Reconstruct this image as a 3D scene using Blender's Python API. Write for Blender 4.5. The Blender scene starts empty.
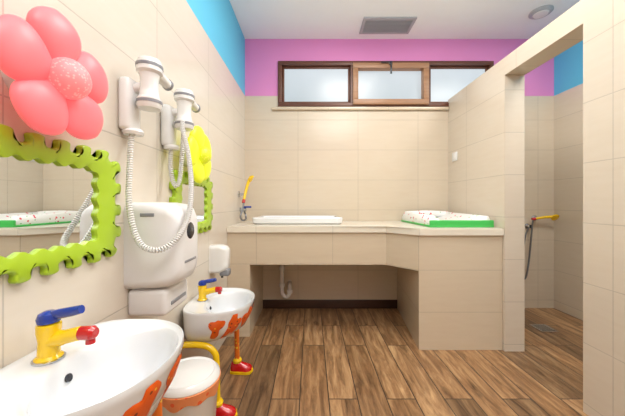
import bpy, bmesh, math, random
from mathutils import Vector, Matrix
random.seed(4)
S=bpy.context.scene
COL=S.collection
try: S.view_settings.view_transform='Standard'
except Exception: pass

def lin(r,g,b):
    f=lambda c:(c/255/12.92 if c/255<=0.04045 else ((c/255+0.055)/1.055)**2.4)
    return (f(r),f(g),f(b),1)

# ---------------- materials ----------------
def N(nt,t,**k):
    n=nt.nodes.new(t)
    for a,v in k.items(): setattr(n,a,v)
    return n
def mathn(nt,op,a,b=None,c=None):
    n=N(nt,'ShaderNodeMath',operation=op)
    for i,v in enumerate((a,b,c)):
        if v is None: continue
        if isinstance(v,(int,float)): n.inputs[i].default_value=v
        else: nt.links.new(v,n.inputs[i])
    return n.outputs[0]
def mixc(nt,fac,a,b,blend='MIX'):
    n=N(nt,'ShaderNodeMix',data_type='RGBA',blend_type=blend)
    for i,v in ((0,fac),(6,a),(7,b)):
        if isinstance(v,(int,float,tuple)): n.inputs[i].default_value=v
        else: nt.links.new(v,n.inputs[i])
    return n.outputs[2]

def mat(name,rgb,rough=0.4,metal=0.0,emit=0.0,var=0.04,coat=0.0,spots=None,scale=12,bump=0.0,spots2=None):
    m=bpy.data.materials.new(name); m.use_nodes=True
    nt=m.node_tree; b=nt.nodes['Principled BSDF']
    c=lin(*rgb)
    tc=N(nt,'ShaderNodeTexCoord'); no=N(nt,'ShaderNodeTexNoise')
    no.inputs['Scale'].default_value=scale; nt.links.new(tc.outputs['Object'],no.inputs['Vector'])
    d=tuple(x*(1-var*2) for x in c[:3])+(1,)
    out=mixc(nt,no.outputs['Fac'],c,d)
    for s in (spots,spots2):
        if s:
            vo=N(nt,'ShaderNodeTexVoronoi'); vo.inputs['Scale'].default_value=s[1]
            nt.links.new(tc.outputs['Object'],vo.inputs['Vector'])
            f=mathn(nt,'LESS_THAN',vo.outputs['Distance'],s[2])
            out=mixc(nt,f,out,lin(*s[0]))
    nt.links.new(out,b.inputs['Base Color'])
    b.inputs['Roughness'].default_value=rough; b.inputs['Metallic'].default_value=metal
    b.inputs['Coat Weight'].default_value=coat
    if emit:
        nt.links.new(out,b.inputs['Emission Color']); b.inputs['Emission Strength'].default_value=emit
    if bump:
        bp=N(nt,'ShaderNodeBump'); bp.inputs['Strength'].default_value=bump; bp.inputs['Distance'].default_value=0.002
        nt.links.new(no.outputs['Fac'],bp.inputs['Height']); nt.links.new(bp.outputs[0],b.inputs['Normal'])
    return m

def tile_mat(name,tile=(222,213,200),paint=None,zpaint=2.12,w=0.6,h=0.3,rough=0.2,z0=-0.08,u0=0.0):
    m=bpy.data.materials.new(name); m.use_nodes=True
    nt=m.node_tree; b=nt.nodes['Principled BSDF']; L=nt.links.new
    g=N(nt,'ShaderNodeNewGeometry')
    sp=N(nt,'ShaderNodeSeparateXYZ'); L(g.outputs['Position'],sp.inputs[0])
    sn=N(nt,'ShaderNodeSeparateXYZ'); L(g.outputs['True Normal'],sn.inputs[0])
    ax=mathn(nt,'ABSOLUTE',sn.outputs[0]); az=mathn(nt,'ABSOLUTE',sn.outputs[2])
    fx=mathn(nt,'GREATER_THAN',ax,0.75); fz=mathn(nt,'GREATER_THAN',az,0.7)
    def mixf(f,a,bb):
        n=N(nt,'ShaderNodeMix',data_type='FLOAT')
        L(f,n.inputs[0]); L(a,n.inputs[2]); L(bb,n.inputs[3]); return n.outputs[0]
    u=mixf(fx,sp.outputs[0],sp.outputs[1]); v=mixf(fz,sp.outputs[2],sp.outputs[1])
    u=mathn(nt,'ADD',u,10*w+u0); v=mathn(nt,'ADD',v,10*h+z0)
    cb=N(nt,'ShaderNodeCombineXYZ'); L(u,cb.inputs[0]); L(v,cb.inputs[1])
    br=N(nt,'ShaderNodeTexBrick'); br.offset=0.0
    L(cb.outputs[0],br.inputs['Vector'])
    c=lin(*tile)
    br.inputs['Color1'].default_value=c
    br.inputs['Color2'].default_value=tuple(x*0.97 for x in c[:3])+(1,)
    br.inputs['Mortar'].default_value=tuple(x*0.76 for x in c[:3])+(1,)
    br.inputs['Scale'].default_value=1; br.inputs['Mortar Size'].default_value=0.0021
    br.inputs['Mortar Smooth'].default_value=0.2
    br.inputs['Brick Width'].default_value=w; br.inputs['Row Height'].default_value=h
    no=N(nt,'ShaderNodeTexNoise'); no.inputs['Scale'].default_value=6; no.inputs['Detail'].default_value=4
    mp=N(nt,'ShaderNodeMapping'); mp.inputs['Scale'].default_value=(1,1,6); L(g.outputs['Position'],mp.inputs[0]); L(mp.outputs[0],no.inputs['Vector'])
    col=mixc(nt,0.07,br.outputs['Color'],no.outputs['Fac'],'OVERLAY')
    hgt=mathn(nt,'SUBTRACT',1.0,br.outputs['Fac'])
    if paint:
        f=mathn(nt,'GREATER_THAN',sp.outputs[2],zpaint)
        col=mixc(nt,f,col,lin(*paint))
        r=N(nt,'ShaderNodeMix',data_type='FLOAT'); L(f,r.inputs[0]); r.inputs[2].default_value=rough; r.inputs[3].default_value=0.6
        L(r.outputs[0],b.inputs['Roughness'])
        hgt=mathn(nt,'MAXIMUM',hgt,f)
    else: b.inputs['Roughness'].default_value=rough
    L(col,b.inputs['Base Color'])
    bp=N(nt,'ShaderNodeBump'); bp.inputs['Strength'].default_value=0.4; bp.inputs['Distance'].default_value=0.003
    L(hgt,bp.inputs['Height']); L(bp.outputs[0],b.inputs['Normal'])
    return m

def floor_mat():
    m=bpy.data.materials.new('wood_look_tile'); m.use_nodes=True
    nt=m.node_tree; b=nt.nodes['Principled BSDF']; L=nt.links.new
    g=N(nt,'ShaderNodeNewGeometry'); sp=N(nt,'ShaderNodeSeparateXYZ'); L(g.outputs['Position'],sp.inputs[0])
    cb=N(nt,'ShaderNodeCombineXYZ')
    L(mathn(nt,'ADD',sp.outputs[1],10.2),cb.inputs[0]); L(mathn(nt,'ADD',sp.outputs[0],9.98),cb.inputs[1])
    br=N(nt,'ShaderNodeTexBrick'); br.offset=0.37; br.offset_frequency=2
    L(cb.outputs[0],br.inputs['Vector'])
    br.inputs['Color1'].default_value=(0,0,0,1); br.inputs['Color2'].default_value=(1,1,1,1)
    br.inputs['Mortar'].default_value=(0.5,0.5,0.5,1)
    br.inputs['Scale'].default_value=1; br.inputs['Mortar Size'].default_value=0.003
    br.inputs['Brick Width'].default_value=0.9; br.inputs['Row Height'].default_value=0.155
    sh=N(nt,'ShaderNodeCombineXYZ')
    rnd=mathn(nt,'MULTIPLY',br.outputs['Color'],17.0)
    L(mathn(nt,'MULTIPLY',sp.outputs[0],14.0),sh.inputs[0])
    L(mathn(nt,'ADD',mathn(nt,'MULTIPLY',sp.outputs[1],1.7),rnd),sh.inputs[1]); L(rnd,sh.inputs[2])
    n1=N(nt,'ShaderNodeTexNoise'); n1.inputs['Scale'].default_value=1.7; n1.inputs['Detail'].default_value=9; n1.inputs['Roughness'].default_value=0.68; n1.inputs['Distortion'].default_value=0.6
    L(sh.outputs[0],n1.inputs['Vector'])
    cr=N(nt,'ShaderNodeValToRGB'); L(n1.outputs['Fac'],cr.inputs[0])
    e=cr.color_ramp.elements
    e[0].position=0.30; e[0].color=lin(88,66,46)
    e[1].position=0.72; e[1].color=lin(204,170,128)
    e2=e.new(0.5); e2.color=lin(156,122,88)
    tint=N(nt,'ShaderNodeValToRGB'); L(br.outputs['Color'],tint.inputs[0])
    t=tint.color_ramp.elements; t[0].color=(0.50,0.48,0.46,1); t[1].color=(1.12,1.07,1.00,1)
    t2=t.new(0.5); t2.color=(0.86,0.77,0.68,1)
    col=mixc(nt,1.0,cr.outputs[0],tint.outputs[0],'MULTIPLY')
    col=mixc(nt,br.outputs['Fac'],col,lin(70,56,46))
    L(col,b.inputs['Base Color']); b.inputs['Roughness'].default_value=0.36
    bp=N(nt,'ShaderNodeBump'); bp.inputs['Strength'].default_value=0.35; bp.inputs['Distance'].default_value=0.003
    L(mathn(nt,'SUBTRACT',n1.outputs['Fac'],mathn(nt,'MULTIPLY',br.outputs['Fac'],1.0)),bp.inputs['Height']); L(bp.outputs[0],b.inputs['Normal'])
    return m

def wood_mat(name,c1,c2):
    m=bpy.data.materials.new(name); m.use_nodes=True
    nt=m.node_tree; b=nt.nodes['Principled BSDF']; L=nt.links.new
    tc=N(nt,'ShaderNodeTexCoord'); mp=N(nt,'ShaderNodeMapping'); mp.inputs['Scale'].default_value=(3,30,30)
    L(tc.outputs['Object'],mp.inputs[0]); no=N(nt,'ShaderNodeTexNoise'); no.inputs['Scale'].default_value=2; no.inputs['Detail'].default_value=6
    L(mp.outputs[0],no.inputs['Vector'])
    L(mixc(nt,no.outputs['Fac'],lin(*c1),lin(*c2)),b.inputs['Base Color']); b.inputs['Roughness'].default_value=0.4
    return m

M={}
M['left']=tile_mat('tile_cream_blue',(221,212,198),(98,196,232))
M['back']=tile_mat('tile_cream_pink',(215,201,180),(228,142,200),u0=0.13)
M['right']=tile_mat('tile_cream_blue_shower',(221,209,190),(98,196,232))
M['part']=tile_mat('tile_partition',(216,203,185),z0=-0.05,u0=-0.07)
M['base']=tile_mat('tile_counter',(212,196,172),z0=0.03,u0=-0.17)
M['top']=tile_mat('tile_worktop',(230,222,206),z0=0.03,u0=-0.17)
M['floor']=floor_mat()
M['ceil']=mat('ceiling_paint',(246,249,252),0.7,var=0.01)
M['white']=mat('white_plastic',(232,232,230),0.25,var=0.01,coat=0.3)
M['satin']=mat('satin_white_plastic',(230,230,230),0.4,var=0.01)
M['ceramic']=mat('white_ceramic',(230,233,236),0.08,var=0.005,coat=0.6)
M['grey']=mat('grey_plastic',(140,142,148),0.35)
M['dark']=mat('dark_plastic',(50,52,58),0.25)
M['chrome']=mat('chrome',(205,208,212),0.12,metal=1.0,var=0.01)
M['hose']=mat('steel_hose',(140,142,148),0.3,metal=0.8,var=0.1,scale=200)
M['lime']=mat('lime_plastic',(172,206,44),0.35,coat=0.2,var=0.03)
M['green']=mat('green_board',(70,190,90),0.35)
M['mirror']=mat('mirror_glass',(232,236,236),0.01,metal=1.0,var=0.0)
M['pink']=mat('pink_lamp_plastic',(250,112,118),0.4,emit=0.5,var=0.03)
M['pinkc']=mat('pink_lamp_centre',(250,132,134),0.5,emit=0.55,spots=((255,160,158),140,0.33))
M['yl']=mat('yellow_lamp_plastic',(222,228,44),0.4,emit=0.45,var=0.03)
M['ylc']=mat('yellow_lamp_centre',(212,220,40),0.4,emit=0.4,spots=((235,240,100),90,0.25))
M['yellow']=mat('yellow_enamel',(248,206,20),0.2,coat=0.5,var=0.02)
M['red']=mat('red_enamel',(196,20,26),0.2,coat=0.5,var=0.02)
M['blue']=mat('blue_enamel',(20,56,155),0.2,coat=0.5,var=0.02)
M['orange']=mat('orange_sticker',(238,98,20),0.35,var=0.05,spots=((130,48,20),42,0.2),spots2=((252,200,60),37,0.16))
M['stripe']=mat('orange_leg',(236,120,36),0.35,spots=((250,205,60),45,0.3))
M['skirt']=wood_mat('dark_skirting',(78,50,36),(50,32,24))
M['frame']=wood_mat('brown_frame',(118,72,52),(84,50,36))
M['sash']=wood_mat('light_brown_sash',(184,140,104),(146,104,74))
M['band']=mat('orange_liner',(240,150,96),0.45,var=0.1,scale=30,spots=((232,96,50),34,0.3))
M['mat']=mat('printed_mat',(244,244,242),0.35,var=0.01,spots=((226,86,104),22,0.20),spots2=((110,190,120),27,0.15))
M['vent']=mat('vent_metal',(176,178,184),0.45)
M['ventd']=mat('vent_dark',(104,106,112),0.5)
g=bpy.data.materials.new('frosted_daylight_glass'); g.use_nodes=True
nt=g.node_tree; b=nt.nodes['Principled BSDF']
geo=N(nt,'ShaderNodeNewGeometry'); sp=N(nt,'ShaderNodeSeparateXYZ'); nt.links.new(geo.outputs['Position'],sp.inputs[0])
mr=N(nt,'ShaderNodeMapRange'); mr.inputs[1].default_value=2.05; mr.inputs[2].default_value=2.42; nt.links.new(sp.outputs[2],mr.inputs[0])
c=mixc(nt,mr.outputs[0],lin(188,200,206),lin(228,236,244))
no=N(nt,'ShaderNodeTexNoise'); no.inputs['Scale'].default_value=3.5; nt.links.new(geo.outputs['Position'],no.inputs['Vector'])
c=mixc(nt,mathn(nt,'MULTIPLY',no.outputs['Fac'],0.3),c,lin(160,178,176))
nt.links.new(c,b.inputs['Emission Color']); b.inputs['Emission Strength'].default_value=0.72  # pane emission stands in for daylight behind the glass, brighter towards the top
b.inputs['Base Color'].default_value=(0.2,0.22,0.24,1); b.inputs['Roughness'].default_value=0.25
M['glass']=g

# ---------------- mesh helpers ----------------
def finish(bm,name,m,parent=None,loc=(0,0,0),smooth=False,angle=35):
    bmesh.ops.recalc_face_normals(bm,faces=bm.faces)
    me=bpy.data.meshes.new(name); bm.to_mesh(me); bm.free()
    if smooth:
        for p in me.polygons: p.use_smooth=True
        try: me.set_sharp_from_angle(angle=math.radians(angle))
        except Exception: pass
    me.materials.append(m)
    o=bpy.data.objects.new(name,me); COL.objects.link(o); o.location=loc
    if parent: o.parent=parent
    return o
def thing(o,label,cat,group=None):
    o['label']=label; o['category']=cat
    if group: o['group']=group
    return o
def empty(name,loc,label,cat,group=None,rot=None):
    o=bpy.data.objects.new(name,None); o.empty_display_size=0.05; COL.objects.link(o); o.location=loc
    if rot: o.rotation_euler=rot
    return thing(o,label,cat,group)
def addbox(bm,lo,hi,bev=0,seg=3):
    r=bmesh.ops.create_cube(bm,size=1)
    vs=r['verts']; c=[(a+b)/2 for a,b in zip(lo,hi)]; s=[b-a for a,b in zip(lo,hi)]
    for v in vs: v.co=Vector((c[0]+v.co.x*s[0],c[1]+v.co.y*s[1],c[2]+v.co.z*s[2]))
    if bev:
        es=list({e for v in vs for e in v.link_edges})
        bmesh.ops.bevel(bm,geom=es,offset=bev,segments=seg,affect='EDGES',profile=0.5)
def box(name,lo,hi,m,parent=None,loc=(0,0,0),bev=0,seg=3):
    bm=bmesh.new(); addbox(bm,lo,hi,bev,seg)
    return finish(bm,name,m,parent,loc,smooth=bev>0)
def rings(bm,rs,cap0=True,cap1=True,closed=False):
    V=[[bm.verts.new(p) for p in r] for r in rs]; n=len(rs[0])
    pairs=list(zip(V[:-1],V[1:]))
    if closed: pairs.append((V[-1],V[0]))
    for a,b in pairs:
        for i in range(n):
            j=(i+1)%n
            try: bm.faces.new((a[i],a[j],b[j],b[i]))
            except ValueError: pass
    if not closed:
        if cap0: bm.faces.new(V[0][::-1])
        if cap1: bm.faces.new(V[-1])
def lathe(bm,prof,mtx=Matrix(),n=32):
    rs=[[mtx@Vector((max(r,1e-4)*math.cos(2*math.pi*i/n),max(r,1e-4)*math.sin(2*math.pi*i/n),z)) for i in range(n)] for r,z in prof]
    rings(bm,rs)
def axis(frm,d):
    d=Vector(d).normalized(); return Matrix.Translation(Vector(frm))@d.to_track_quat('Z','Y').to_matrix().to_4x4()
def crom(P,k=10):
    P=[Vector(p) for p in P]; P=[P[0]*2-P[1]]+P+[P[-1]*2-P[-2]]; out=[]
    for i in range(1,len(P)-2):
        a,b,c,d=P[i-1:i+3]
        for j in range(k):
            t=j/k
            out.append(0.5*((2*b)+(c-a)*t+(2*a-5*b+4*c-d)*t*t+(3*b-a-3*c+d)*t**3))
    out.append(P[-2]); return out
def frames(P):
    T=[(P[min(i+1,len(P)-1)]-P[max(i-1,0)]).normalized() for i in range(len(P))]
    u=T[0].orthogonal().normalized(); F=[]
    for t in T:
        u=(u-t*u.dot(t)).normalized(); F.append((t,u,t.cross(u)))
    return F
def sweep(bm,P,r,n=12):
    F=frames(P)
    rr=r if isinstance(r,(list,tuple)) else [r]*len(P)
    rings(bm,[[p+(u*math.cos(2*math.pi*i/n)+v*math.sin(2*math.pi*i/n))*q for i in range(n)] for p,(t,u,v),q in zip(P,F,rr)])
def prism(bm,poly,z0,z1):
    rings(bm,[[Vector((x,y,z0)) for x,y in poly],[Vector((x,y,z1)) for x,y in poly]])
def ellipsoid(bm,c,rx,ry,rz,mt=Matrix(),u=24,v=16):
    r=bmesh.ops.create_uvsphere(bm,u_segments=u,v_segments=v,radius=1)
    for w in r['verts']: w.co=mt@Vector((c[0]+w.co.x*rx,c[1]+w.co.y*ry,c[2]+w.co.z*rz))

# ---------------- room ----------------
LX,PX,PT,RX,BY,NY,CZ=-0.66,1.37,0.14,2.43,2.8,-1.7,2.69
def struct(o,label=None):
    o['kind']='structure'
    if label: o['label']=label
    return o
struct(box('floor',(LX-.1,NY-.1,-.08),(RX+.1,BY+.15,0),M['floor']),'brown wood-look plank tile floor')
struct(box('ceiling',(LX-.1,NY-.1,CZ),(RX+.1,BY+.15,CZ+.08),M['ceil']),'plain white painted ceiling')
struct(box('wall_left',(LX-.1,NY,0),(LX,BY,CZ),M['left']),'cream tiled wall with blue painted band on top')
struct(box('wall_right',(RX,NY,0),(RX+.1,BY,CZ),M['right']),'cream tiled shower wall with blue band')
struct(box('wall_front',(LX-.1,NY-.1,0),(RX+.1,NY,CZ),M['back']),'cream tiled wall with pink band')
WX0,WX1,WZ0,WZ1=-.33,1.82,2.01,2.465
bm=bmesh.new()
addbox(bm,(LX-.1,BY,0),(RX+.1,BY+.15,WZ0)); addbox(bm,(LX-.1,BY,WZ1),(RX+.1,BY+.15,CZ))
addbox(bm,(LX-.1,BY,WZ0),(WX0,BY+.15,WZ1)); addbox(bm,(WX1,BY,WZ0),(RX+.1,BY+.15,WZ1))
struct(finish(bm,'wall_back',M['back']),'cream tiled wall with pink painted band around window')
bm=bmesh.new()
PZ=2.08; OZ=1.955
addbox(bm,(PX,1.98,0),(PX+PT,BY,PZ)); addbox(bm,(PX,NY,0),(PX+PT,1.41,PZ)); addbox(bm,(PX,1.41,OZ),(PX+PT,1.98,PZ))
struct(finish(bm,'wall_partition',M['part']),'low cream tiled partition with doorway to shower')
struct(box('trim_1',(-.39,2.775,1.975),(PX,BY,2.005),M['base'],bev=.004),'cream tile sill strip under window')
struct(box('baseboard_back',(-.48,2.785,0),(.86,BY,.085),M['skirt'],bev=.003),'dark brown wooden skirting board')

# window
win=bpy.data.objects.new('window_1',None); COL.objects.link(win); win.location=(WX0,BY,WZ0); struct(win,'three-part brown wooden window with frosted panes')
W=WX1-WX0; H=WZ1-WZ0
def rectframe(name,x0,x1,z0,z1,t,y0,y1,m):
    bm=bmesh.new()
    addbox(bm,(x0,y0,z0),(x1,y1,z0+t),.003,2); addbox(bm,(x0,y0,z1-t),(x1,y1,z1),.003,2)
    addbox(bm,(x0,y0,z0+t),(x0+t,y1,z1-t),.003,2); addbox(bm,(x1-t,y0,z0+t),(x1,y1,z1-t),.003,2)
    return finish(bm,name,m,win,smooth=True)
rectframe('window_frame',0,W,0,H,.04,-.015,.09,M['frame'])
for a,b_ in ((.725,.765),(1.475,1.515)): box('mullion',(a,-.014,.04),(b_,.09,H-.04),M['frame'],win)
rectframe('sash',.04,.725,.04,H-.04,.022,.02,.07,M['frame'])
rectframe('sash',.745,1.495,.015,H-.03,.052,-.04,.05,M['sash'])
rectframe('sash',1.515,W-.04,.04,H-.04,.022,.02,.07,M['frame'])
for x0,x1 in ((.06,.71),(.79,1.45),(1.53,W-.06)):
    box('glass_pane',(x0,.03,.055),(x1,.04,H-.055),M['glass'],win)
bm=bmesh.new(); addbox(bm,(1.10,-.055,H-.055),(1.13,-.04,H-.02),.003,2); addbox(bm,(1.106,-.07,H-.15),(1.122,-.055,H-.03),.003,2)
addbox(bm,(1.02,-.06,H-.04),(1.12,-.05,H-.03))
finish(bm,'handle',M['dark'],win,smooth=True)['label']='dark metal window handle'

# ---------------- counter ----------------
CT=.87; CB=.82
base=empty('counter_base',(PX-.3,2.4,0),'cream tiled masonry base under worktop with open recess','counter')
off=Vector((PX-.3,2.4,0))
def rel(o): 
    o.data.transform(Matrix.Translation(-off)); return o
G=.002
bm=bmesh.new(); prism(bm,[(.77,2.0),(PX-G,2.0),(PX-G,BY-G),(.86,BY-G)],0,CB); o=finish(bm,'side_block',M['base'],base); rel(o)
bm=bmesh.new(); prism(bm,[(-.48,2.2),(.59,2.2),(.77,2.0),(.777,2.06),(.65,2.27),(-.48,2.27)],.565,CB); rel(finish(bm,'apron',M['base'],base))
bm=bmesh.new(); prism(bm,[(LX+G,2.2),(-.48,2.2),(-.48,BY-G),(LX+G,BY-G)],0,CB); rel(finish(bm,'pier',M['base'],base))
bm=bmesh.new(); prism(bm,[(LX+G,2.185),(.585,2.185),(.765,1.985),(PX-G,1.985),(PX-G,BY-G),(LX+G,BY-G)],0,CT-CB)
bmesh.ops.bevel(bm,geom=[e for e in bm.edges if all(v.co.z>.01 for v in e.verts)],offset=.006,segments=2,affect='EDGES')
thing(finish(bm,'worktop',M['top'],None,(0,0,CB),smooth=True),'pale tiled worktop with angled front edge','counter top')

# drain pipe
dp=empty('drain_pipe',(-.28,2.70,.0),'white plastic drain pipe with trap under worktop','pipe')
bm=bmesh.new(); P=crom([(0,0,.82),(0,0,.5),(0,0,.22),(.012,0,.165),(.04,0,.145),(.068,0,.165),(.075,0,.21),(.072,.03,.25),(.07,.097,.26)],8); sweep(bm,P,.019,16); finish(bm,'pipe',M['white'],dp,smooth=True)
for p,d in (((0,0,.42),(0,0,1)),((0,0,.26),(0,0,1)),((.075,0,.2),(0,0,1))):
    bm=bmesh.new(); lathe(bm,[(.0,-.018),(.026,-.018),(.028,-.01),(.028,.012),(.024,.018),(0,.018)],axis(p,d),20); finish(bm,'pipe_nut',M['white'],dp,smooth=True)

# baby bathtub
bt=empty('baby_bathtub',(-.115,2.55,CT),'shallow white baby bathtub set in worktop','bathtub')
def rr(hx,hy,r,z,n=8):
    out=[]
    for q,(sx,sy) in enumerate(((1,1),(-1,1),(-1,-1),(1,-1))):
        for i in range(n+1):
            a=math.pi/2*(q+i/n); out.append(Vector((sx*(hx-r)+r*math.cos(a),sy*(hy-r)+r*math.sin(a),z)))
    return out
bm=bmesh.new(); rings(bm,[rr(.365,.185,.03,.001),rr(.38,.2,.04,.012),rr(.385,.205,.04,.05),rr(.38,.2,.04,.058),rr(.35,.17,.04,.058),rr(.34,.16,.04,.05),rr(.33,.15,.04,.02),rr(.30,.13,.03,.012)])
finish(bm,'tub_body',M['ceramic'],bt,smooth=True)
bm=bmesh.new(); lathe(bm,[(0,0),(.025,0),(.025,.003),(.02,.004),(0,.004)],Matrix.Translation((-.165,0,.012))); finish(bm,'drain',M['chrome'],bt,smooth=True)

# changing mat
cm=empty('changing_mat',(1.11,2.4,CT+.001),'white printed baby changing mat in green tray','changing mat')
bm=bmesh.new(); addbox(bm,(-.235,-.345,0),(.235,.33,.014),.004,2); addbox(bm,(-.235,-.345,.01),(.235,-.325,.052),.006,3)
finish(bm,'tray',M['green'],cm,smooth=True)
bm=bmesh.new()
sec=[(-.225,.014),(-.23,.05),(-.215,.085),(-.19,.088),(-.15,.055),(-.10,.036),(0,.032),(.10,.036),(.15,.055),(.19,.088),(.215,.085),(.23,.05),(.225,.014)]
rs=[]
for y,s in ((-.322,.55),(-.31,.95),(-.1,1),(.15,1.05),(.28,1.1),(.31,.8)):
    rs.append([Vector((x,y,.014+(z-.014)*s)) for x,z in sec])
rings(bm,rs); finish(bm,'mat_pad',M['mat'],cm,smooth=True,angle=60)
bm=bmesh.new(); sweep(bm,crom([(-.2,.29,.07),(-.1,.3,.075),(0,.3,.078),(.1,.3,.075),(.2,.29,.07)],6),.03,14); finish(bm,'head_roll',M['mat'],cm,smooth=True)

# ---------------- hand showers ----------------
def hand_shower(loc,label,rot,loop,hp,head,name='hand_shower'):
    r=empty(name,loc,label,'shower','hand showers',rot)
    bm=bmesh.new(); lathe(bm,[(0,-.001),(.028,-.001),(.028,.008),(.014,.014),(.012,.05),(0,.05)],axis((0,0,0),(1,0,0)),20); finish(bm,'wall_bracket',M['chrome'],r,smooth=True)
    bm=bmesh.new(); P=crom(hp,6); sweep(bm,P,[.011+.005*(i/len(P)) for i in range(len(P))],14); finish(bm,'handle',M['yellow'],r,smooth=True)
    bm=bmesh.new(); lathe(bm,[(0,-.01),(.018,-.01),(.034,.008),(.036,.018),(.03,.022),(0,.022)],axis(*head),24); finish(bm,'shower_head',M['yellow'],r,smooth=True)
    bm=bmesh.new(); lathe(bm,[(0,0),(.014,0),(.014,.03),(0,.03)],axis(hp[0],Vector(hp[0])-Vector(hp[1])),16); finish(bm,'collar',M['red'],r,smooth=True)
    bm=bmesh.new(); sweep(bm,crom(loop,10),.0078,10); finish(bm,'hose',M['hose'],r,smooth=True)
    return r
r=hand_shower((LX,2.55,1.13),'yellow hand shower with steel hose above worktop',None,[(.055,-.02,-.07),(.05,-.06,-.14),(.04,-.09,-.2),(.05,-.05,-.235),(.06,.03,-.225),(.05,.06,-.19),(.04,.05,-.16)],
  [(.055,-.02,-.05),(.06,.0,.0),(.075,.02,.08),(.095,.03,.14)],((.10,.032,.15),(.8,0,-.45)))
bm=bmesh.new(); lathe(bm,[(0,0),(.024,0),(.024,.008),(.018,.012),(.018,.06),(0,.06)],axis((0,.05,-.14),(1,0,0)),20); finish(bm,'mixer_body',M['chrome'],r,smooth=True)
bm=bmesh.new(); addbox(bm,(.035,.02,-.125),(.11,.045,-.108),.005,2); finish(bm,'mixer_lever',M['blue'],r,smooth=True)
r2=hand_shower((2.23,BY,.90),'yellow hand shower on shower wall with hanging hose',(0,0,-math.pi/2),[(.055,-.05,-.01),(.055,-.06,-.06),(.05,-.07,-.22),(.05,-.09,-.42),(.05,-.12,-.58),(.04,-.15,-.57),(.03,-.14,-.4),(.025,-.11,-.2),(.02,-.07,-.09)],
  [(.055,-.03,-.005),(.06,.02,.005),(.065,.07,.012),(.07,.12,.015)],((.075,.135,.018),(.75,0,-.5)))
bm=bmesh.new(); lathe(bm,[(0,-.001),(.026,-.001),(.026,.008),(.016,.012),(.016,.045),(0,.045)],axis((0,-.07,-.08),(1,0,0)),18); finish(bm,'hose_outlet',M['chrome'],r2,smooth=True)

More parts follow.
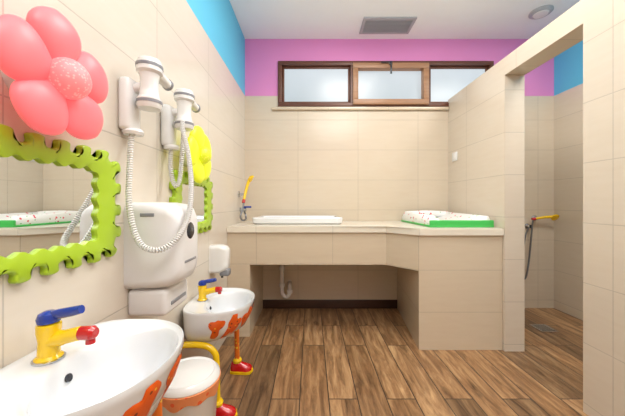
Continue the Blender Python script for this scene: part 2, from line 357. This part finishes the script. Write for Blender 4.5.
# ---------------- washbasins ----------------
def prof(c,s_):
    e=1.0 if c>0 else .45
    return .165+(.178 if c>0 else .165)*math.copysign(abs(c)**e,c), .205*math.copysign(abs(s_)**(.9 if c>0 else .75),s_)
def outl(s,z,n=64):
    out=[]
    for i in range(n):
        a=2*math.pi*i/n; x,y=prof(math.cos(a),math.sin(a))
        out.append(Vector((max(.001,x*s),y*s,z)))
    return out
def bowl(s,z,n=64):
    return [Vector((.213+.113*s*math.cos(2*math.pi*i/n),.165*s*math.sin(2*math.pi*i/n),z)) for i in range(n)]
def lerp(a,b,t,z=None):
    o=[p.lerp(q,t) for p,q in zip(a,b)]
    if z is not None:
        for p in o: p.z=z
    return o
SHELL=[(.22,-.2),(.4,-.195),(.6,-.18),(.76,-.155),(.87,-.12),(.94,-.08),(.975,-.045),(.99,-.022)]
def basin(loc,label,spots):
    r=empty('washbasin',loc,label,'sink','washbasins on tiled wall')
    bm=bmesh.new()
    o=outl(1,0)
    R=[outl(s,z) for s,z in SHELL]+[outl(1.0,-.012),outl(.998,-.002)]
    b1=bowl(1.04,0)
    R+=[lerp(o,b1,.06,.001),lerp(o,b1,.22,-.002),lerp(o,b1,.4,-.007),lerp(o,b1,.85,-.008),lerp(o,b1,1,-.011),bowl(1.0,-.022),bowl(.97,-.055),bowl(.90,-.095),bowl(.76,-.13),bowl(.5,-.15),bowl(.2,-.157),bowl(.1,-.157)]
    rings(bm,R); finish(bm,'basin_bowl',M['ceramic'],r,smooth=True,angle=70)
    bm=bmesh.new(); lathe(bm,[(0,0),(.022,0),(.024,.004),(.018,.006),(.008,.003),(0,.003)],Matrix.Translation((.213,0,-.158)),24); finish(bm,'drain',M['chrome'],r,smooth=True)
    bm=bmesh.new(); lathe(bm,[(0,0),(.009,0),(.009,.004),(0,.004)],axis((.103,0,-.05),(1,0,.3)),16); finish(bm,'overflow_hole',M['dark'],r,smooth=True)
    f0=Vector((.06,0,-.007)); K=Matrix.Translation(f0)@Matrix.Scale(.88,4)@Matrix.Translation(-Vector((.06,0,0)))
    f1=Vector((.06,0,0))
    def fin(bm,*a,**k):
        bmesh.ops.transform(bm,matrix=K,verts=bm.verts); return finish(bm,*a,**k)
    bm=bmesh.new(); lathe(bm,[(0,.002),(.030,.002),(.030,.008),(.024,.014),(.022,.05),(.026,.075),(.026,.092),(.015,.098),(0,.098)],Matrix.Translation(f1),28)
    sweep(bm,crom([(.07,0,.05),(.10,0,.058),(.145,0,.068),(.16,0,.066)],6),[.02]*6+[.018]*7+[.016]*6,18)
    f=fin(bm,'faucet',M['yellow'],r,smooth=True); f['label']='yellow mixer tap'
    bm=bmesh.new(); lathe(bm,[(0,0),(.017,0),(.018,.006),(.018,.034),(.012,.042),(0,.042)],axis((.14,0,.068),(1,0,.02)),20); lathe(bm,[(0,0),(.011,0),(.011,.02),(0,.02)],Matrix.Translation((.168,0,.042)),16)
    fin(bm,'spout_tip',M['red'],f,smooth=True)['label']='red spout tip'
    bm=bmesh.new(); lathe(bm,[(0,.098),(.024,.098),(.026,.108),(.022,.12),(.01,.126),(0,.126)],Matrix.Translation(f1),24)
    P=crom([(.055,0,.112),(.08,0,.117),(.115,0,.123),(.145,0,.13)],5); sweep(bm,P,[.010+.003*math.sin(i/len(P)*3) for i in range(len(P))],14)
    fin(bm,'lever',M['blue'],f,smooth=True)['label']='blue lever'
    bm=bmesh.new(); lathe(bm,[(0,.0),(.034,.0),(.034,.004),(.03,.006),(0,.006)],Matrix.Translation(f1),28); fin(bm,'base_ring',M['chrome'],f,smooth=True)
    def shell(a,t):
        zs=SHELL[2:]
        t=max(0,min(.999,t))*(len(zs)-1); i=int(t); k=t-i
        s=zs[i][0]*(1-k)+zs[i+1][0]*k; z=zs[i][1]*(1-k)+zs[i+1][1]*k
        x,y=prof(math.cos(a),math.sin(a)); return Vector((x*s,y*s,z))
    for a0,t0,sz in spots:
        bm=bmesh.new(); n=32; K_=4; R2=[]
        for kk in range(K_,0,-1):
            ring=[]
            for i in range(n):
                th=2*math.pi*i/n; rad=kk/K_*sz*(1+.26*math.sin(3*th+a0*5)+.16*math.sin(5*th))
                p=shell(a0+rad*1.2*math.cos(th),t0+rad*2.0*math.sin(th)); nrm=Vector((p.x-.12,p.y,p.z+.06)).normalized()
                ring.append(p+nrm*(.0035 if kk<K_ else .0008))
            R2.append(ring)
        rings(bm,R2,cap0=False); finish(bm,'sticker',M['orange'],r,smooth=True)['label']='orange sticker'
    for y,m in ((-.17,M['yellow']),(.2,M['stripe'])):
        h=loc[2]; zt=-.17
        bm=bmesh.new(); P=crom([(.0,y,zt),(.08,y,zt+.004),(.15,y,zt-.005),(.185,y,zt-.035),(.195,y,zt-.08),(.197,y,-h+.16),(.20,y,-h+.06)],8); sweep(bm,P,.0155,14)
        leg=finish(bm,'leg',m,r,smooth=True); leg['label']='bent tube leg ending in a toy shoe'
        bm=bmesh.new(); rs=[]
        for x,w,z1 in ((-.045,.012,.03),(-.04,.024,.05),(-.02,.03,.062),(.005,.03,.06),(.03,.033,.045),(.055,.036,.038),(.075,.03,.03),(.085,.014,.02)):
            rs.append([Vector((.205+x,y+w*math.cos(math.pi*2*i/16),-h+.012+(z1*(max(0,math.sin(math.pi*2*i/16)))**.8))) for i in range(16)])
        rings(bm,rs); finish(bm,'shoe',M['red'],leg,smooth=True,angle=80)['label']='red toy shoe'
        bm=bmesh.new(); 
        pr=[(-.05,0),(-.044,.026),(-.02,.034),(.03,.037),(.058,.04),(.08,.033),(.093,0),(.08,-.033),(.058,-.04),(.03,-.037),(-.02,-.034),(-.044,-.026)]
        prism(bm,[(.205+a,y+b) for a,b in pr],-h+.001,-h+.016); finish(bm,'shoe_sole',M['yellow'],leg)
        bm=bmesh.new(); lathe(bm,[(0,0),(.026,0),(.028,.012),(.022,.022),(0,.022)],Matrix.Translation((.2,y,-h+.062)),18); finish(bm,'sock_cuff',M['yellow'],leg,smooth=True)
    return r
basin((LX+.001,.64,.70),'white half-round washbasin with yellow tap and orange stickers, under first mirror',[(.75,.6,.18),(.22,.62,.19),(-.32,.66,.17),(1.3,.6,.16),(-.85,.68,.16)])
basin((LX+.001,1.545,.52),'low white washbasin with yellow tap beside soap dispenser',[(.25,.5,.17),(-.25,.6,.18),(-.8,.6,.18),(.75,.6,.16),(-1.3,.6,.15)])

# ---------------- mirrors ----------------
def rrpath(hy,hz,r,nS,nC):
    pts=[]
    cs=((1,1),(-1,1),(-1,-1),(1,-1))
    for q in range(4):
        sx,sy=cs[q]
        for i in range(nC):
            a=math.pi/2*(q+i/nC); n=Vector((math.cos(a),math.sin(a)))
            pts.append((Vector((sx*(hy-r),sy*(hz-r)))+n*r,n))
        nx,ny=cs[(q+1)%4]; a=math.pi/2*(q+1); n=Vector((math.cos(a),math.sin(a)))
        A=Vector((sx*(hy-r),sy*(hz-r)))+n*r; B=Vector((nx*(hy-r),ny*(hz-r)))+n*r
        m=nS[q%2]
        for i in range(m): pts.append((A.lerp(B,i/m),n))
    return pts
def wavy(hy,hz,r,amp,over,k,nS,nC,inset=0):
    pts=rrpath(hy,hz,r,nS,nC); n=len(pts)
    L=[0]
    for i in range(n): L.append(L[-1]+(pts[(i+1)%n][0]-pts[i][0]).length)
    P=[]
    for i,(p,nn) in enumerate(pts):
        ph=2*math.pi*k*L[i]/L[-1]; t=Vector((-nn.y,nn.x))
        P.append(p+nn*amp*math.sin(ph)-t*over*math.sin(2*ph))
    if not inset: return P
    out=[]
    for i in range(n):
        t=(P[(i+1)%n]-P[i-1]).normalized(); out.append(P[i]+Vector((-t.y,t.x))*inset)
    return out
def mirror(loc,label):
    r=empty('wall_mirror',loc,label,'mirror','wavy framed mirrors')
    nS=(150,90); nC=24; k=22
    H3=lambda pts,h:[Vector((h,p.x,p.y)) for p in pts]
    args=(.256,.158,.05,.0145,.0075,k,nS,nC)
    ci=(.168,.108,.03,.005,.0,k,nS,nC)
    mid=[p for p,_ in rrpath(.228,.134,.045,nS,nC)]
    mid2=[p for p,_ in rrpath(.18,.118,.035,nS,nC)]
    R=[H3(wavy(*args),.001),H3(wavy(*args),.012),H3(wavy(*args,inset=.0015),.016),H3(wavy(*args,inset=.004),.018),H3(mid,.018),H3(mid2,.018),H3(wavy(*ci),.015),H3(wavy(*ci),.001)]
    bm=bmesh.new(); rings(bm,R,closed=True); finish(bm,'mirror_frame',M['lime'],r,smooth=True,angle=40)['label']='lime green wavy plastic frame'
    box('mirror_glass',(.001,-.19,-.125),(.006,.19,.125),M['mirror'],r)
mirror((LX,.68,1.043),'mirror in lime green wavy frame, above larger washbasin')
mirror((LX,1.57,1.043),'mirror in lime green wavy frame, above low washbasin')

# ---------------- flower lamps ----------------
def lamp(loc,label,mp,mc,rot,wid=.064,pw=.58):
    r=empty('wall_lamp',loc,label,'lamp','flower wall lamps')
    bm=bmesh.new(); lathe(bm,[(0,0),(.06,0),(.06,.02),(.05,.045),(0,.045)],axis((0,0,0),(1,0,0)),28); finish(bm,'base_plate',M['white'],r,smooth=True)
    for i in range(5):
        a=rot+2*math.pi*i/5
        mt=Matrix.Rotation(a,4,'X')
        bm=bmesh.new()
        rs=[]; n=28; K=18
        for k in range(K+1):
            u=k/K; z=.012+.138*u
            q=math.sin(math.pi*(u*.98+.01)**1.45)
            w=wid*max(q,.0)**pw
            d=.028*math.sin(math.pi*(u*.98+.01))**.55
            rs.append([mt@Vector((.068+.010*u+d*math.sin(2*math.pi*j/n),w*math.cos(2*math.pi*j/n),z)) for j in range(n)])
        rings(bm,rs); finish(bm,'petal',mp,r,smooth=True,angle=80)
    bm=bmesh.new(); ellipsoid(bm,(.095,0,0),.040,.046,.046); finish(bm,'flower_centre',mc,r,smooth=True)
    return r
lamp((LX,.655,1.34),'pink five-petal flower wall lamp above mirror',M['pink'],M['pinkc'],.12)
lamp((LX,1.47,1.30),'round yellow flower wall lamp above mirror',M['yl'],M['ylc'],.3,.078,.55)

# ---------------- hair dryers ----------------
def dryer(y,label):
    r=empty('hair_dryer',(LX,y,1.30),label,'hair dryer','wall hair dryers')
    bm=bmesh.new(); addbox(bm,(.0,-.038,.0),(.045,.038,.185),.018,4)
    lathe(bm,[(0,.0),(.030,.0),(.034,.01),(.030,.02),(0,.02)],Matrix.Translation((.035,0,-.012)),24)
    finish(bm,'wall_holder',M['white'],r,smooth=True)
    bm=bmesh.new(); sweep(bm,crom([(.03,0,.15),(.05,0,.155),(.07,0,.155)],4),.018,16); finish(bm,'cradle_arm',M['white'],r,smooth=True)
    bm=bmesh.new(); lathe(bm,[(0,.08),(.036,.08),(.040,.088),(.040,.112),(.033,.12),(.030,.14),(.029,.18),(.033,.20),(.042,.208),(.042,.236),(.036,.25),(0,.255)],Matrix.Translation((.092,0,0)),32)
    d=finish(bm,'dryer_body',M['white'],r,smooth=True)
    for z in (.097,.222):
        bm=bmesh.new(); q=.0415 if z<.1 else .0435
        lathe(bm,[(.0,z),(q,z),(q,z+.010),(0,z+.010)],Matrix.Translation((.092,0,0)),32)
        finish(bm,'trim_ring',M['grey'],d,smooth=True)
    bm=bmesh.new(); sweep(bm,crom([(.092,.02,.225),(.092,.06,.222),(.095,.12,.215)],5),[.024,.024,.024,.023,.023,.022,.021,.02,.019,.019,.019],18); finish(bm,'nozzle',M['white'],d,smooth=True)
    bm=bmesh.new(); lathe(bm,[(0,0),(.021,0),(.022,.012),(0,.012)],axis((.095,.112,.216),(0,1,-.05)),18); finish(bm,'nozzle_tip',M['grey'],d,smooth=True)
    return r
d1=dryer(.985,'white wall-mounted hair dryer with long coiled cord')
d2=dryer(1.255,'white wall-mounted hair dryer beside flower lamp')
def coil(parent,pts,name='coiled_cord'):
    P=crom([Vector(p)-Vector(parent.location) for p in pts],40)
    L=[0]
    for a,b in zip(P[:-1],P[1:]): L.append(L[-1]+(b-a).length)
    tot=L[-1]; turns=int(tot/.0085); n=turns*9; F=frames(P); out=[]; j=0
    for i in range(n+1):
        s=tot*i/n
        while j<len(L)-2 and L[j+1]<s: j+=1
        k=(s-L[j])/max(1e-9,L[j+1]-L[j]); p=P[j].lerp(P[j+1],k); u=F[j][1].lerp(F[j+1][1],k); v=F[j][2].lerp(F[j+1][2],k)
        a=2*math.pi*turns*i/n; out.append(p+(u*math.cos(a)+v*math.sin(a))*.0075)
    bm=bmesh.new(); sweep(bm,out,.0031,6); finish(bm,name,M['white'],parent,smooth=True,angle=80)
coil(d1,[(-.625,.975,1.292),(-.625,.965,1.17),(-.61,.94,1.04),(-.57,.92,.93),(-.515,.92,.895),(-.465,.955,.92),(-.452,1.03,1.0),(-.470,1.10,1.12),(-.51,1.16,1.26),(-.545,1.19,1.36),(-.552,1.205,1.40)])
coil(d2,[(-.625,1.25,1.292),(-.625,1.245,1.22),(-.615,1.24,1.16),(-.595,1.235,1.125),(-.578,1.235,1.16),(-.572,1.24,1.25),(-.568,1.25,1.382)])

# ---------------- dispensers ----------------
pd=empty('paper_towel_dispenser',(LX,1.09,.74),'white rounded wall-mounted paper towel dispenser','dispenser')
def rrx(x,hy,z0,z1,r):
    return [Vector((x,p.x,(z0+z1)/2+p.y)) for p in rr(hy,(z1-z0)/2,r,0)]
bm=bmesh.new()
rings(bm,[rrx(.0,.104,.0,.31,.03),rrx(.02,.106,.0,.312,.032),rrx(.10,.108,.002,.312,.035),rrx(.145,.105,.006,.306,.04),rrx(.17,.097,.015,.295,.045),rrx(.185,.082,.032,.276,.05),rrx(.191,.06,.055,.25,.05)])
finish(bm,'cover',M['satin'],pd,smooth=True,angle=60)
bm=bmesh.new(); lathe(bm,[(0,0),(.032,0),(.034,.004),(.028,.008),(0,.009)],axis((.186,.0,.205),(1,0,.05)),28); finish(bm,'viewing_window',M['dark'],pd,smooth=True)
bm=bmesh.new(); addbox(bm,(.06,-.1095,.262),(.11,-.107,.274),.001,1); finish(bm,'lock_plate',M['grey'],pd,smooth=True)
bm=bmesh.new(); addbox(bm,(.186,-.05,.085),(.1925,.05,.095),.002,2); finish(bm,'outlet_slot',M['grey'],pd,smooth=True)
td=empty('tissue_holder',(LX,1.1,.64),'small white tissue holder below towel dispenser','dispenser')
bm=bmesh.new(); addbox(bm,(-.001,-.10,.0),(.14,.09,.098),.018,4); finish(bm,'holder_body',M['satin'],td,smooth=True)
bm=bmesh.new(); addbox(bm,(.135,-.06,.03),(.143,.06,.045),.003,2); finish(bm,'slot',M['grey'],td,smooth=True)

sd=empty('soap_dispenser',(LX,1.86,.56),'small white wall soap dispenser beside low washbasin','dispenser')
bm=bmesh.new(); rings(bm,[rrx(-.001,.045,.03,.21,.02),rrx(.06,.047,.03,.215,.025),rrx(.10,.042,.045,.205,.03),rrx(.115,.03,.06,.19,.025)]); finish(bm,'cover',M['white'],sd,smooth=True,angle=60)
bm=bmesh.new(); addbox(bm,(.06,-.03,.01),(.122,.03,.055),.01,3); finish(bm,'push_lever',M['grey'],sd,smooth=True)
bm=bmesh.new(); lathe(bm,[(0,0),(.008,0),(.008,.03),(0,.03)],Matrix.Translation((.07,0,-.005)),12); finish(bm,'soap_nozzle',M['dark'],sd,smooth=True)

# ---------------- bin ----------------
bn=empty('waste_bin',(-.50,1.14,0),'white lidded waste bin with orange liner edge','bin')
bm=bmesh.new(); lathe(bm,[(0,.002),(.092,.002),(.097,.01),(.117,.33),(.12,.335),(0,.335)],n=48); finish(bm,'bin_body',M['white'],bn,smooth=True)
bm=bmesh.new(); n=64
rings(bm,[[Vector((r_*math.cos(2*math.pi*i/n),r_*math.sin(2*math.pi*i/n),z+(w*math.sin(9*2*math.pi*i/n)+w*.6*math.sin(5*2*math.pi*i/n)))) for i in range(n)] for r_,z,w in ((.117,.295,.007),(.1215,.296,.007),(.1265,.337,0),(.122,.339,0))],closed=True)
finish(bm,'liner',M['band'],bn,smooth=True)['label']='orange bin liner folded over rim'
bm=bmesh.new(); lathe(bm,[(0,.336),(.121,.336),(.124,.342),(.122,.352),(.108,.366),(.104,.366),(.098,.362),(.04,.372),(0,.374)],n=48); finish(bm,'lid',M['white'],bn,smooth=True)
bm=bmesh.new(); addbox(bm,(.085,-.025,.005),(.135,.025,.018),.005,2); finish(bm,'pedal',M['dark'],bn,smooth=True)

# ---------------- ceiling things, switch, shower drain ----------------
v=empty('ceiling_vent',(.70,2.58,CZ),'rectangular grey louvred air vent on ceiling','vent')
bm=bmesh.new(); 
for lo,hi in (((-.235,-.115,-.014),(.235,-.09,0)),((-.235,.09,-.014),(.235,.115,0)),((-.235,-.09,-.014),(-.21,.09,0)),((.21,-.09,-.014),(.235,.09,0))): addbox(bm,lo,hi)
finish(bm,'vent_frame',M['vent'],v)
bm=bmesh.new()
for i in range(9):
    y=-.08+i*.02; addbox(bm,(-.21,y-.003,-.012),(.21,y+.003,-.003))
finish(bm,'louvre',M['vent'],v)
box('vent_back',(-.21,-.09,-.003),(.21,.09,-.001),M['ventd'],v)
sk=empty('smoke_detector',(1.97,2.40,CZ),'small round grey ceiling speaker','detector')
bm=bmesh.new(); lathe(bm,[(0,0),(.085,0),(.085,-.01),(.07,-.022),(.066,-.022),(.0,-.02)],n=32); finish(bm,'ring',M['vent'],sk,smooth=True)
bm=bmesh.new(); lathe(bm,[(0,-.021),(.058,-.021),(.05,-.028),(0,-.03)],n=32); finish(bm,'grille',M['white'],sk,smooth=True)
sw=empty('light_switch',(PX,2.66,1.49),'white square light switch on partition','switch')
bm=bmesh.new(); addbox(bm,(-.010,-.042,-.042),(-.0005,.042,.042),.003,2); finish(bm,'switch_plate',M['white'],sw,smooth=True)
bm=bmesh.new(); addbox(bm,(-.014,-.026,-.026),(-.009,.026,.026),.002,2); finish(bm,'rocker',M['white'],sw,smooth=True)
fd=empty('floor_drain',(1.95,2.35,0),'square steel shower floor drain','drain')
bm=bmesh.new(); addbox(bm,(-.07,-.07,.0005),(.07,.07,.004),.001,1); finish(bm,'drain_plate',M['chrome'],fd)
bm=bmesh.new()
for i in range(6): addbox(bm,(-.05,-.052+i*.02,.004),(.05,-.046+i*.02,.0048))
finish(bm,'slots',M['dark'],fd)

# ---------------- lights ----------------
def area(name,loc,size,power,col=(1,.955,.895),rot=(0,0,0)):
    l=bpy.data.lights.new(name,'AREA'); l.shape='SQUARE'; l.size=size; l.energy=power; l.color=col
    o=bpy.data.objects.new(name,l); COL.objects.link(o); o.location=loc; o.rotation_euler=rot; return o
area('ceiling_lamp_near',(.5,-.4,2.66),.9,27)
area('ceiling_lamp_far',(.5,1.6,2.66),.7,24)
area('ceiling_lamp_shower',(1.95,1.4,2.66),.6,20)
area('ceiling_fill',(.5,.3,1.95),.9,36,(1,.985,.965),(math.pi,0,0))  # added fill facing up to brighten the ceiling, no fixture here
w=bpy.data.worlds.new('World'); S.world=w; w.use_nodes=True
w.node_tree.nodes['Background'].inputs[0].default_value=(.8,.9,1,1); w.node_tree.nodes['Background'].inputs[1].default_value=1.0

# ---------------- camera ----------------
cam=bpy.data.cameras.new('camera'); co=bpy.data.objects.new('camera',cam); COL.objects.link(co)
co.location=(0,0,1.05); co.rotation_euler=(math.pi/2,0,0)
cam.sensor_width=36; cam.lens=280/625*36; cam.shift_x=.0024; cam.shift_y=-.008; cam.clip_start=.02
S.camera=co
